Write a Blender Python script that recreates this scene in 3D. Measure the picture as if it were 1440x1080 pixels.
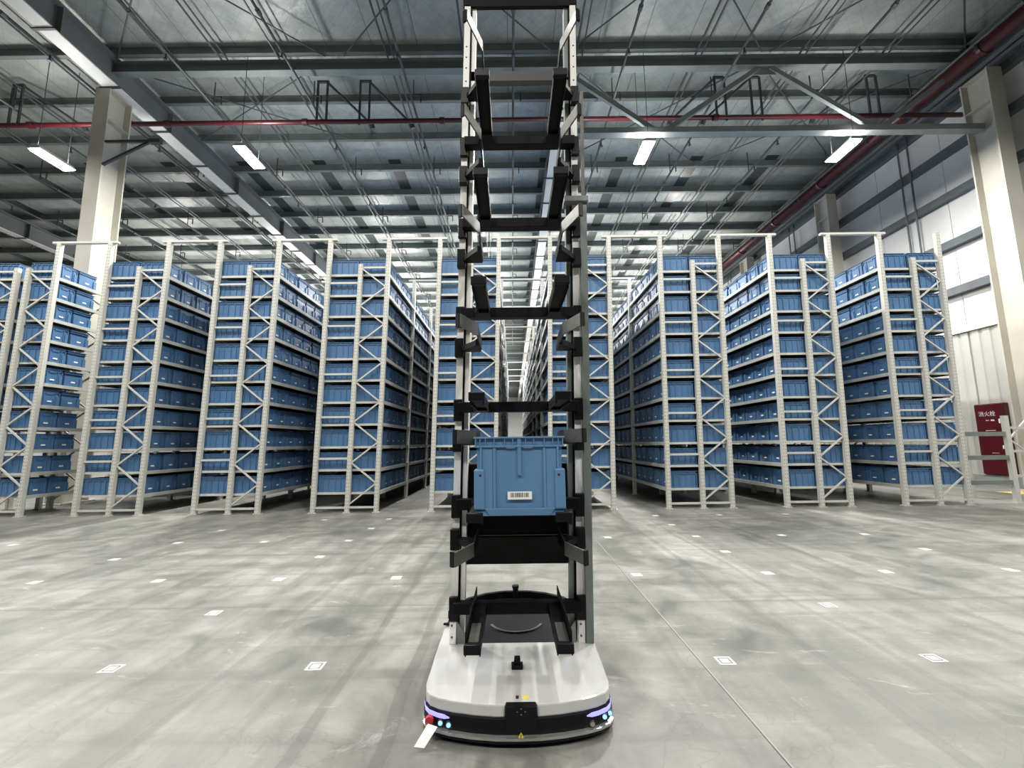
import bpy, math, random
from mathutils import Matrix, Vector
random.seed(7)
C = bpy.context.scene.collection
for o in list(bpy.data.objects): bpy.data.objects.remove(o)
SC = bpy.context.scene

# ------------------------------------------------------------------ camera
F, PIT, ROL, YAW, H = 620.0, .1334, .0124, .0015, 1.35
def cam_axes():
    def m(x, y, z):
        c, s = math.cos(YAW), math.sin(YAW); x, y = c*x-s*y, s*x+c*y
        c, s = math.cos(PIT), math.sin(PIT); y, z = c*y+s*z, -s*y+c*z
        c, s = math.cos(ROL), math.sin(ROL); x, z = c*x-s*z, s*x+c*z
        return x, y, z
    a, b, c = m(1, 0, 0), m(0, 1, 0), m(0, 0, 1)
    right = Vector((a[0], b[0], c[0])); fwd = Vector((a[1], b[1], c[1])); up = Vector((a[2], b[2], c[2]))
    return right, up, fwd
r_, u_, f_ = cam_axes()
cd = bpy.data.cameras.new('camera'); cam = bpy.data.objects.new('camera', cd); C.objects.link(cam)
cd.sensor_fit = 'HORIZONTAL'; cd.sensor_width = 36; cd.lens = F/1440*36; cd.clip_start = .05; cd.clip_end = 200
M = Matrix.Identity(4)
for i in range(3):
    M[i][0] = r_[i]; M[i][1] = u_[i]; M[i][2] = -f_[i]
M[0][3], M[1][3], M[2][3] = 0, 0, H
cam.matrix_world = M
SC.camera = cam

# ------------------------------------------------------------------ world, exposure
SC.view_settings.view_transform = 'Standard'; SC.view_settings.look = 'None'
SC.view_settings.gamma = 1; SC.view_settings.use_curve_mapping = False
SC.view_settings.exposure = 0.0
W_ = bpy.data.worlds.new('world'); SC.world = W_; W_.use_nodes = True
bg = W_.node_tree.nodes['Background']; bg.inputs[0].default_value = (.62, .72, .80, 1); bg.inputs[1].default_value = .018

LAMP_P = 690.0        # watts of each high-bay lamp, downwards
LAMP_UP = 420.0        # added upward light above a lamp, to brighten the roof
LAMP_Z = 9.27

# ------------------------------------------------------------------ helpers
def empty(name, loc=(0, 0, 0), label=None, cat=None, group=None, parent=None):
    o = bpy.data.objects.new(name, None); o.location = loc; o.empty_display_size = .1; C.objects.link(o)
    if parent: o.parent = parent
    tag(o, label, cat, group); return o
def tag(o, label=None, cat=None, group=None, kind=None):
    if label: o['label'] = label
    if cat: o['category'] = cat
    if group: o['group'] = group
    if kind: o['kind'] = kind
    return o
BOXF = ((0,3,2,1),(4,5,6,7),(0,1,5,4),(1,2,6,5),(2,3,7,6),(3,0,4,7))
class MB:
    def __init__(s): s.v = []; s.f = []
    def hexa(s, pts):
        b = len(s.v); s.v += [tuple(p) for p in pts]; s.f += [tuple(b+i for i in q) for q in BOXF]; return s
    def box(s, x0, x1, y0, y1, z0, z1, shear=0.):
        return s.hexa([(x+shear*z, y, z) for z in (z0, z1) for x, y in ((x0,y0),(x1,y0),(x1,y1),(x0,y1))])
    def bar(s, a, b, w, t=None, up=(0,0,1)):
        t = t or w; a = Vector(a); b = Vector(b); d = (b-a).normalized(); upv = Vector(up)
        if abs(d.dot(upv)) > .98: upv = Vector((0,1,0))
        sx = d.cross(upv).normalized()*(w/2); sy = sx.cross(d).normalized()*(t/2)
        return s.hexa([a-sx-sy, a+sx-sy, a+sx+sy, a-sx+sy, b-sx-sy, b+sx-sy, b+sx+sy, b-sx+sy])
    def tube(s, a, b, r, n=10, r2=None):
        r2 = r if r2 is None else r2
        a = Vector(a); b = Vector(b); d = (b-a).normalized()
        q = Vector((0,0,1)) if abs(d.z) < .9 else Vector((1,0,0))
        x = d.cross(q).normalized(); y = d.cross(x).normalized(); k = len(s.v)
        for p, rr in ((a, r), (b, r2)):
            for i in range(n):
                t = 2*math.pi*i/n; s.v.append(tuple(p+x*math.cos(t)*rr+y*math.sin(t)*rr))
        for i in range(n):
            j = (i+1) % n; s.f.append((k+i, k+j, k+n+j, k+n+i))
        s.f.append(tuple(k+i for i in reversed(range(n)))); s.f.append(tuple(k+n+i for i in range(n))); return s
    def prism(s, poly, z0, z1, tp=None, shear=0.):
        """poly in XY extruded in Z (tp: optional top polygon)"""
        n = len(poly); k = len(s.v); tp = tp or poly
        s.v += [(x+shear*z0, y, z0) for x, y in poly]+[(x+shear*z1, y, z1) for x, y in tp]
        for i in range(n):
            j = (i+1) % n; s.f.append((k+i, k+j, k+n+j, k+n+i))
        s.f.append(tuple(k+i for i in reversed(range(n)))); s.f.append(tuple(k+n+i for i in range(n))); return s
    def rings(s, rings_, cap=True):
        n = len(rings_[0]); k = len(s.v)
        for r in rings_: s.v += [tuple(p) for p in r]
        for a in range(len(rings_)-1):
            for i in range(n):
                j = (i+1) % n; s.f.append((k+a*n+i, k+a*n+j, k+(a+1)*n+j, k+(a+1)*n+i))
        if cap:
            s.f.append(tuple(k+i for i in reversed(range(n)))); s.f.append(tuple(k+(len(rings_)-1)*n+i for i in range(n)))
        return s
    def data(s, name, mat):
        me = bpy.data.meshes.new(name); me.from_pydata(s.v, [], s.f); me.update()
        if mat: me.materials.append(mat)
        return me
    def build(s, name, mat, parent=None, loc=(0,0,0), bevel=0, smooth=False):
        me = s.data(name, mat)
        if smooth:
            for p in me.polygons: p.use_smooth = len(p.vertices) == 4
        o = inst(name, me, parent, loc)
        if bevel:
            m = o.modifiers.new('bevel', 'BEVEL'); m.width = bevel; m.segments = 2; m.limit_method = 'ANGLE'; m.angle_limit = .6
        return o
def inst(name, me, parent=None, loc=(0,0,0)):
    o = bpy.data.objects.new(name, me); o.location = loc; C.objects.link(o)
    if parent: o.parent = parent
    return o

def mat(name, col, rough=.5, metal=0., var=0., scale=6., bump=0., emit=None, estr=0., spec=None, coat=0.):
    m = bpy.data.materials.new(name); m.use_nodes = True; nt = m.node_tree; b = nt.nodes['Principled BSDF']
    b.inputs['Base Color'].default_value = (*col, 1); b.inputs['Roughness'].default_value = rough; b.inputs['Metallic'].default_value = metal
    if spec is not None: b.inputs['Specular IOR Level'].default_value = spec
    if coat: b.inputs['Coat Weight'].default_value = coat
    if emit: b.inputs['Emission Color'].default_value = (*emit, 1); b.inputs['Emission Strength'].default_value = estr
    if var or bump:
        tc = nt.nodes.new('ShaderNodeTexCoord'); n = nt.nodes.new('ShaderNodeTexNoise'); n.inputs['Scale'].default_value = scale; n.inputs['Detail'].default_value = 5
        nt.links.new(tc.outputs['Object'], n.inputs['Vector'])
        if var:
            r = nt.nodes.new('ShaderNodeValToRGB'); r.color_ramp.elements[0].position = .3; r.color_ramp.elements[1].position = .7
            r.color_ramp.elements[0].color = (*[c*(1-var) for c in col], 1); r.color_ramp.elements[1].color = (*[min(1, c*(1+var)) for c in col], 1)
            nt.links.new(n.outputs['Fac'], r.inputs['Fac']); nt.links.new(r.outputs['Color'], b.inputs['Base Color'])
        if bump:
            bp = nt.nodes.new('ShaderNodeBump'); bp.inputs['Strength'].default_value = bump; bp.inputs['Distance'].default_value = .01
            nt.links.new(n.outputs['Fac'], bp.inputs['Height']); nt.links.new(bp.outputs['Normal'], b.inputs['Normal'])
    return m

class NT:
    def __init__(s, m): s.nt = m.node_tree; s.b = s.nt.nodes['Principled BSDF']
    def n(s, t, **k):
        x = s.nt.nodes.new('ShaderNode'+t)
        for a, v in k.items(): setattr(x, a, v)
        return x
    def l(s, a, b): s.nt.links.new(a, b)
    def math(s, op, a, b=None):
        x = s.n('Math', operation=op)
        for i, q in enumerate((a, b)):
            if q is None: continue
            if isinstance(q, (int, float)): x.inputs[i].default_value = q
            else: s.l(q, x.inputs[i])
        return x.outputs[0]
    def mix(s, fac, a, b, bt='MIX'):
        x = s.n('Mix', data_type='RGBA', blend_type=bt)
        for i, q in ((0, fac), (6, a), (7, b)):
            if isinstance(q, (int, float)): x.inputs[i].default_value = q
            elif isinstance(q, tuple): x.inputs[i].default_value = (*q, 1)
            else: s.l(q, x.inputs[i])
        return x.outputs[2]
    def noise(s, vec, scale, detail=4, rough=.55, dist=0):
        x = s.n('TexNoise'); x.inputs['Scale'].default_value = scale; x.inputs['Detail'].default_value = detail
        x.inputs['Roughness'].default_value = rough; x.inputs['Distortion'].default_value = dist; s.l(vec, x.inputs['Vector']); return x.outputs['Fac']
    def ramp(s, fac, *st):
        x = s.n('ValToRGB'); cr = x.color_ramp
        while len(cr.elements) < len(st): cr.elements.new(.5)
        for e, (p, c) in zip(cr.elements, st): e.position = p; e.color = (*c, 1) if isinstance(c, tuple) else (c, c, c, 1)
        s.l(fac, x.inputs['Fac']); return x.outputs['Color']
    def mapv(s, vec, sc):
        x = s.n('Mapping'); x.inputs['Scale'].default_value = sc; s.l(vec, x.inputs['Vector']); return x.outputs[0]

# --- materials
M_cream = mat('rack_paint', (.50,.50,.455), .42, var=.05, scale=9)
M_beam = mat('rack_beam_paint', (.42,.425,.39), .42, var=.10, scale=5)
M_deck = mat('shelf_deck_steel', (.16,.165,.165), .55, metal=.3)
M_post = mat('perforated_upright_paint', (.50,.50,.455), .42)
t = NT(M_post); tc = t.n('TexCoord'); sp = t.n('SeparateXYZ'); t.l(tc.outputs['Object'], sp.inputs[0])
fz = t.math('FRACT', t.math('MULTIPLY', sp.outputs[2], 14.0)); xx = t.math('SUBTRACT', sp.outputs[0], t.math('MULTIPLY', sp.outputs[2], .0221))
d1 = t.math('ABSOLUTE', t.math('SUBTRACT', t.math('ABSOLUTE', xx), .022))
hole = t.math('MULTIPLY', t.math('LESS_THAN', fz, .45), t.math('LESS_THAN', d1, .008))
t.l(t.mix(hole, (.50,.50,.455), (.26,.26,.24)), t.b.inputs['Base Color'])

M_blue = mat('blue_plastic', (.066,.150,.285), .38, var=.12, scale=3)
M_blue2 = mat('blue_plastic_robot_tote', (.105,.225,.39), .42, var=.05, scale=4, bump=.15)
M_label = mat('white_paper', (.85,.85,.82), .6)
M_ink = mat('black_ink', (.02,.02,.02), .6)
M_black = mat('black_steel', (.004,.004,.0045), .55, spec=.14)
M_black2 = mat('satin_black_plastic', (.005,.005,.006), .42, spec=.22)
M_gmetal = mat('brushed_grey_metal', (.11,.11,.10), .45, metal=.5, var=.15, scale=20)
M_whiteal = mat('white_anodised_aluminium', (.88,.86,.82), .38)
M_greyal = mat('grey_green_aluminium', (.19,.215,.20), .4, metal=.3, var=.08, scale=4)
M_shell = mat('white_glossy_shell', (.56,.56,.545), .07, coat=1.0)
M_silver = mat('silver_bumper', (.50,.50,.48), .22, metal=.8)
M_led = mat('violet_light_bar', (.2,.2,.5), .3, emit=(.30,.28,1.0), estr=1.5)
M_btn = mat('blue_lit_button', (.3,.5,.8), .3, emit=(.25,.50,1.0), estr=1.3)
M_red = mat('red_plastic', (.45,.02,.03), .35)
M_yellow = mat('warning_yellow', (.75,.55,.05), .5)
M_yfloor = mat('floor_yellow_paint', (.60,.47,.16), .6, var=.1)
M_steel = mat('roof_steel_paint', (.20,.225,.225), .5, var=.14, scale=1.5)
M_purlin = mat('galvanised_purlin', (.15,.175,.172), .45, metal=.15, var=.12, scale=2)
M_rafter = mat('rafter_paint', (.12,.13,.135), .5, var=.10, scale=1.2)
M_flange = mat('rafter_flange_paint', (.62,.63,.61), .45, var=.06, scale=1.5)
M_column = mat('column_cream_paint', (.47,.45,.385), .5, var=.08, scale=1.3, bump=.1)
M_pipe = mat('galvanised_pipe', (.075,.085,.085), .45, metal=.3)
M_redpipe = mat('red_pipe_paint', (.055,.005,.009), .4)
M_darkst = mat('dark_bracket_steel', (.035,.04,.045), .5)
M_girt = mat('girt_galvanised', (.10,.115,.125), .5, metal=.2, var=.15, scale=2)
M_skyl = mat('dark_skylight_sheet', (.04,.05,.05), .35)
M_cab = mat('cabinet_red_enamel', (.075,.003,.009), .3, var=.06)
M_wpan = mat('white_wall_panel', (.58,.58,.57), .5, var=.05, scale=.8)
M_wlow = mat('lower_wall_corrugated', (.47,.465,.43), .5, var=.06, scale=1)
M_plinth = mat('concrete_plinth', (.30,.31,.30), .7, var=.15, scale=3)
M_lampb = mat('lamp_housing', (.5,.5,.5), .4)
M_lampe = mat('lamp_diffuser', (1,1,1), .4, emit=(1,.97,.91), estr=22)

M_roof = mat('foil_faced_roof_insulation', (.36,.40,.40), .42, metal=.1)
t = NT(M_roof); tc = t.n('TexCoord'); P = tc.outputs['Object']
sp = t.n('SeparateXYZ'); t.l(P, sp.inputs[0])
u1 = t.math('ADD', sp.outputs[0], sp.outputs[1]); u2 = t.math('SUBTRACT', sp.outputs[0], sp.outputs[1])
g1 = t.math('LESS_THAN', t.math('FRACT', t.math('MULTIPLY', u1, 2.3)), .07); g2 = t.math('LESS_THAN', t.math('FRACT', t.math('MULTIPLY', u2, 2.3)), .07)
seam = t.math('LESS_THAN', t.math('FRACT', t.math('MULTIPLY', sp.outputs[0], .80)), .018)
grid = t.math('MAXIMUM', g1, g2)
nz = t.noise(P, 1.3, 6, .65); base = t.ramp(nz, (.3, (.24,.262,.25)), (.7, (.39,.41,.39)))
c2 = t.mix(t.math('MULTIPLY', grid, .22), base, (.15,.17,.17)); c3 = t.mix(seam, c2, (.14,.16,.16)); t.l(c3, t.b.inputs['Base Color'])
bp = t.n('Bump'); bp.inputs['Strength'].default_value = .6; bp.inputs['Distance'].default_value = .06
t.l(t.noise(P, 2.2, 5, .6), bp.inputs['Height']); t.l(bp.outputs[0], t.b.inputs['Normal'])

M_floor = mat('worn_concrete_floor', (.35,.35,.32), .45)
t = NT(M_floor); tc = t.n('TexCoord'); P = tc.outputs['Object']; sp = t.n('SeparateXYZ'); t.l(P, sp.inputs[0])
big = t.noise(P, .55, 5, .6, .6); mid = t.noise(P, 2.6, 7, .65, .8); fine = t.noise(P, 40, 4, .7)
st1 = t.noise(t.mapv(P, (3.2, .28, 1)), 1.0, 5, .6, .3)      # wheel streaks running along the aisles
st2 = t.noise(t.mapv(P, (.16, 5.5, 1)), 1.0, 4, .6, .2)      # trowel bands across
col = t.ramp(big, (.38, (.105,.11,.095)), (.62, (.315,.305,.278)))
col = t.mix(.42, col, t.ramp(mid, (.34, (.085,.09,.078)), (.66, (.335,.327,.305))))
col = t.mix(t.math('MULTIPLY', t.ramp(st1, (.44, 0.), (.60, 1.)), .42), col, (.085,.09,.08))
col = t.mix(t.math('MULTIPLY', t.ramp(st2, (.52, 0.), (.62, 1.)), .36), col, (.10,.102,.09))
scu = t.noise(t.mapv(P, (1.2, 2.6, 1)), 1.6, 8, .75, 1.6)
col = t.mix(t.math('MULTIPLY', t.ramp(scu, (.60, 0.), (.66, 1.)), .42), col, (.44,.43,.41))
ring = t.noise(P, 1.1, 3, .5, 2.5)
rl = t.math('LESS_THAN', t.math('ABSOLUTE', t.math('SUBTRACT', ring, .5)), .006)
col = t.mix(t.math('MULTIPLY', rl, .22), col, (.08,.082,.073))
col = t.mix(t.math('MULTIPLY', t.ramp(fine, (.3, 1.), (.7, 0.)), .10), col, (.08,.08,.07))
# tyre lines and joints
def linex(coord, at, w): return t.math('LESS_THAN', t.math('ABSOLUTE', t.math('SUBTRACT', coord, at)), w)
for xs, w, k in ((-.62,.035,.30),(-1.0,.03,.28),(-1.75,.03,.25),(1.9,.035,.3),(2.35,.03,.26),(3.5,.035,.25),(-3.3,.03,.2),(-2.2,.025,.2),(4.3,.02,.2)):
    wob = t.math('ADD', sp.outputs[0], t.math('MULTIPLY', t.math('SUBTRACT', t.noise(t.mapv(P, (.4,.5,1)), 1, 2), .5), .28))
    col = t.mix(t.math('MULTIPLY', linex(wob, xs, w), k), col, (.06,.063,.056))
for ys, w, k in ((3.95,.012,.35),(4.9,.012,.25),(5.75,.02,.3),(6.4,.02,.2),(7.2,.03,.25),(3.2,.01,.15)):
    col = t.mix(t.math('MULTIPLY', linex(sp.outputs[1], ys, w), k), col, (.06,.063,.056))
t.l(col, t.b.inputs['Base Color'])
t.l(t.ramp(mid, (.3, .34), (.7, .55)), t.b.inputs['Roughness'])
bp = t.n('Bump'); bp.inputs['Strength'].default_value = .25; bp.inputs['Distance'].default_value = .004; t.l(mid, bp.inputs['Height']); t.l(bp.outputs[0], t.b.inputs['Normal'])

# ------------------------------------------------------------------ room shell
X_L, X_R, Y_F, Y_B = -37., 13.75, -9., 105.
ROOF_Z, RAFT_Z, PUR_Z = 12.32, 11.2, 12.0
fl = MB().box(X_L, X_R+.3, Y_F, Y_B, -.2, 0).build('floor', M_floor); tag(fl, 'worn grey concrete warehouse floor with tyre marks', kind='structure')
jm = MB().box(1.146, 1.152, -2, 9, .0, .0018).build('floor_joint', mat('pale_joint_sealant', (.30,.30,.28), .6), fl)
jm2 = MB().box(1.140, 1.146, -2, 9, .0, .0015).build('floor_joint', mat('dark_joint', (.10,.10,.09), .7), fl)

ce = MB().box(X_L, X_R, Y_F, Y_B, ROOF_Z, ROOF_Z+.12).build('ceiling', M_roof); tag(ce, 'foil-faced insulated metal roof on steel purlins', kind='structure')
# purlins, Z section
py = 10.85-1.74*10
pm = MB()
for x0, x1 in ((X_L, X_R),):
    pm.box(x0, x1, -.012, .012, PUR_Z, ROOF_Z); pm.box(x0, x1, -.11, 0, PUR_Z, PUR_Z+.014); pm.box(x0, x1, 0, .09, ROOF_Z-.014, ROOF_Z)
    pm.box(x0, x1, -.09, -.078, PUR_Z, PUR_Z+.035)
pd = pm.data('purlin', M_purlin)
while py < Y_B-.3:
    inst('purlin', pd, ce, (0, py, 0)); py += 1.74
# skylight strips (dark at night) starting behind the third purlin
for k in range(-12, 4):
    sx = 4.4+2.95*k
    MB().box(sx-.23, sx+.23, 15.8, 100, ROOF_Z-.02, ROOF_Z-.002).build('skylight_sheet', M_skyl, ce)
# rafters
def rafter(x, y0, y1, red=False):
    m1 = M_redpipe if red else M_rafter
    r = MB().box(x-.012, x+.012, y0, y1, RAFT_Z+.03, PUR_Z-.03).box(x-.2, x+.2, y0, y1, PUR_Z-.03, PUR_Z).build('rafter', m1, ce)
    MB().box(x-.2, x+.2, y0, y1, RAFT_Z, RAFT_Z+.03).build('bottom_flange', M_redpipe if red else M_flange, r)
    g = MB(); y = y0+1.0
    while y < y1:
        g.box(x-.17, x+.17, y-.008, y+.008, RAFT_Z+.03, PUR_Z-.03); y += 3.48
    g.build('web_stiffener', m1, r)['kind'] = 'stuff'
    if not red:
        c = MB(); y = y0+.8
        while y < min(y1, 34):
            c.box(x-.30, x+.26, y-.03, y+.03, RAFT_Z-.035, RAFT_Z); y += 1.74
        c.build('flange_clip', M_darkst, r)['kind'] = 'stuff'
    return r
for x in (-35., -23., -10.92): rafter(x, Y_F, Y_B)
rafter(1.62, 11.1, Y_B)
# eaves: red main running along the right side
rr = MB().box(12.15, 12.5, Y_F, Y_B, 11.3, 11.62).build('sprinkler_main_pipe', M_redpipe, None)
bpy.data.objects.remove(rr)
rm = MB().tube((12.2, Y_F, 11.25), (12.2, Y_B, 11.25), .17, 16).build('sprinkler_main_pipe', M_redpipe, smooth=True)
tag(rm, 'thick dark red main pipe running high along the right wall', 'pipe')
fd = MB().tube((12.2, 0, 11.25), (12.2, .09, 11.25), .215, 16).data('flange', M_redpipe)
for y in range(-8, 46, 3): inst('flange', fd, rm, (0, y, 0))
ev = MB().box(12.75, 12.8, Y_F, Y_B, 11.2, 12.0).box(12.6, 12.95, Y_F, Y_B, 11.2, 11.24).box(12.6, 12.95, Y_F, Y_B, 12.0, 12.04).build('eaves_beam', M_rafter, ce)

# right wall: upper flat panels, lower corrugated panels, girts
wr = empty('wall_right', (0,0,0)); tag(wr, 'white panelled right wall with dark horizontal girts', kind='structure')
up = MB().box(13.6, 13.66, 0, 2.38, 4.52, 12.3).data('wall_panel', M_wpan)
y = Y_F+.2
while y < Y_B-2.4:
    inst('wall_panel', up, wr, (random.uniform(-.004,.004), y, 0)); y += 2.4
cp = MB(); n = 8
poly = []
for i in range(n):
    a = i*.3
    poly += [(13.58, a), (13.58, a+.19), (13.612, a+.215), (13.612, a+.275)]
poly += [(13.66, 2.395), (13.66, 0)]
lo = MB().prism(poly, .3, 4.5).data('corrugated_panel', M_wlow)
y = Y_F+.2
while y < Y_B-2.4:
    inst('corrugated_panel', lo, wr, (0, y, 0)); y += 2.4
MB().box(13.45, X_R, Y_F, Y_B, 0, .3).build('plinth', M_plinth, wr)
MB().box(13.5, 13.62, Y_F, Y_B, 4.47, 4.54).build('drip_flashing', M_whiteal, wr)
for z in (5.85, 7.3, 8.78, 10.15, 11.4):
    MB().box(13.40, 13.6, Y_F, Y_B, z-.0, z+.012).box(13.40, 13.412, Y_F, Y_B, z-.2, z).box(13.40, 13.6, Y_F, Y_B, z-.22, z-.2).build('girt', M_girt, wr)
for yy in (13.6, 19.6, 25.6):
    MB().box(13.36, 13.39, yy, yy+.05, 7.2, 11.4).box(13.36, 13.39, yy+.35, yy+.4, 7.2, 11.4).build('sag_rod', M_girt, wr)
wb = MB().box(X_L, X_R, Y_B, Y_B+.2, 0, 12.4).build('wall_back', M_wpan); tag(wb, 'pale far end wall of the warehouse', kind='structure')
wl = MB().box(X_L-.2, X_L, Y_F, Y_B, 0, 12.4).build('wall_left', M_wpan); tag(wl, 'distant pale left wall', kind='structure')

# columns (H section)
def column(x, y, label, top=RAFT_Z, z0=0.):
    o = empty('steel_column', (x, y, 0), label, 'column')
    MB().box(-.20, .20, -.02, .02, .0, top).build('front_flange', M_column, o)
    MB().box(-.20, .20, .66, .70, .0, top).build('rear_flange', M_column, o)
    MB().box(-.014, .014, .02, .66, .0, top).build('web', M_column, o)
    MB().box(-.3, .3, -.12, .8, .0, .035).build('base_plate', M_column, o)
    s = MB()
    for z in (top-.9, top-.02): s.box(-.19, .19, .02, .66, z-.02, z)
    s.build('stiffener', M_column, o)
    return o
column(-11.12, 10.95, 'cream steel H-column rising behind the leftmost racks')
column(13.02, 10.6, 'cream steel H-column in front of the right wall, nearest to the camera', 11.2)
column(13.02, 16.7, 'cream steel H-column by the right wall seen above the rack tops', 11.2)
column(13.02, 22.8, 'cream steel H-column by the right wall, third from the camera', 11.2)
column(-11.12, 4.0-14.2, 'cream steel H-column on the left behind the camera') if False else None

# transfer truss on the right, in the plane of the first columns
tr = empty('bracing_truss', (0, 11.0, 0), 'grey steel truss with V-shaped diagonals spanning under the roof at right', 'truss')
zt, zb = 11.62, 9.62
MB().box(-10.9, 12.9, -.11, .11, zt, zt+.03).box(-10.9, 12.9, -.012, .012, zt+.03, zt+.33).box(-10.9, 12.9, -.11, .11, zt+.30, zt+.33).build('top_chord', M_purlin, tr)
MB().box(1.4, 12.9, -.11, .11, zb, zb+.16).build('bottom_chord', M_steel, tr)
xs = [1.45, 4.05, 4.25, 6.85, 7.05, 9.65]
for a, b, za, zc in ((1.5, 3.95, zt, zb+.16), (4.35, 7.0, zb+.16, zt), (7.3, 9.95, zt, zb+.16), (10.2, 12.7, zb+.16, zt)):
    MB().bar((a, 0, za), (b, 0, zc), .13, .10, (0,1,0)).build('diagonal', M_steel, tr)
MB().box(6.85, 7.45, -.012, .012, zt-.22, zt).build('gusset_plate', M_steel, tr)

# ------------------------------------------------------------------ ceiling pipes
def ypipe(x, z, y0, y1, r, label):
    o = empty('sprinkler_pipe', (x, 0, z), label, 'pipe', 'thin sprinkler pipes under the roof')
    MB().tube((0, y0, 0), (0, y1, 0), r, 8).build('pipe', M_pipe, o, smooth=True)
    y = y0+1.3
    hm = MB(); nm = MB(); cm = MB()
    while y < min(y1, 38):
        hm.box(-.012, .012, y-.012, y+.012, 0, PUR_Z-z); hm.bar((0, y, .30), (.22, y+.0, .30), .03); hm.bar((.22, y, .30), (.22, y, .05), .03)
        nm.tube((0, y+1.7, 0), (0, y+1.7, -.16), .022, 6); nm.tube((0, y+1.7, -.16), (0, y+1.7, -.19), .05, 6)
        cm.tube((0, y+.6, 0), (0, y+.72, 0), r+.02, 8); y += 3.48
    for q in (hm.build('hanger', M_darkst, o), nm.build('sprinkler_head', M_darkst, o), cm.build('coupling', M_pipe, o)): q['kind'] = 'stuff'
names = ['ninth','eighth','seventh','sixth','fifth','fourth','third','second']
for k in range(-8, 5):
    x = .15+2.92*k
    if k == 0: d = 'directly above the robot mast'
    elif k < 0: d = ('%s of the thin pipes left of the mast' % ['first','second','third','fourth','fifth','sixth','seventh','eighth'][-k-1])
    else: d = ('%s of the thin pipes right of the mast' % ['first','second','third','fourth'][k-1])
    ypipe(x, 11.22, -7, 44, .034, 'thin sprinkler pipe, '+d)
rp = empty('cross_pipe', (0, 11.75, 10.72), 'dark red sprinkler pipe crossing the hall below the purlins', 'pipe')
MB().tube((-36, 0, 0), (13.3, 0, 0), .068, 12).build('pipe', M_redpipe, rp, smooth=True)
cm = MB()
for i in range(12): cm.tube((-34+4.0*i, 0, 0), (-33.86+4.0*i, 0, 0), .095, 12)
cm.build('coupling', M_redpipe, rp)['kind'] = 'stuff'
def hanger(x):
    sgn = 1 if x < 0 else -1
    m = MB().bar((x, 0, -.1), (x, 0, 1.3), .05).bar((x+.28*sgn, 0, -.05), (x+.28*sgn, 0, 1.3), .05).bar((x+.25*sgn, 0, 1.3), (x+1.3*sgn, .9, .62), .05).tube((x+1.3*sgn,.9,.62),(x+1.34*sgn,.95,.5),.08,8).bar((x-.02, 0, 1.3), (x+.32*sgn, 0, 1.3), .06)
    m.build('pipe_hanger', M_darkst, rp)
for x in (-5.6, -4.35, 6.4, 7.45, 10.9, -14.6): hanger(x)
# roof X bracing rods
for i, (xa, xb, ya, yb) in enumerate(((-10.7,-5,5.6,10.8),(-5,-10.7,5.6,10.8),(-4.5,1.3,5.6,10.8),(1.3,-4.5,5.6,10.8),(1.6,7,5.6,10.8),(7,1.6,5.6,10.8),(7.2,12.6,5.6,10.8),(12.6,7.2,5.6,10.8),(-10.7,-5.5,11.2,14.1),(-5.5,-10.7,11.2,14.1),(1.8,7,11.2,15.6),(7,1.8,11.2,15.6),(7.2,12.6,11.2,15.8),(12.6,7.2,11.2,15.8))):
    MB().tube((xa, ya, PUR_Z-.06), (xb, yb, PUR_Z-.06), .02, 6).build('bracing_rod', M_pipe, ce)
# twin conduits along the roof
for x in (-9.3, -7.9, -6.3, -3.3, -1.2, 1.9, 5.2, 8.1, 10.4, -12.5, -14.6, -17.0):
    MB().tube((x, Y_F, PUR_Z-.05), (x, Y_B, PUR_Z-.05), .028, 6).tube((x+.17, Y_F, PUR_Z-.05), (x+.17, Y_B, PUR_Z-.05), .022, 6).build('roof_conduit', M_pipe, ce)
# bracket arm on the left column
ba = empty('bracket_arm', (-10.90, 10.95, 9.25), 'black triangular bracket arm on the left cream column', 'bracket')
MB().bar((0,0,.32),(1.35,0,.32),.06).build('top_arm', M_darkst, ba); MB().bar((0,0,-.35),(1.2,0,.30),.06).build('strut', M_darkst, ba); MB().box(1.2,1.5,-.06,.06,.25,.36).build('end_cap', M_darkst, ba)

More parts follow.
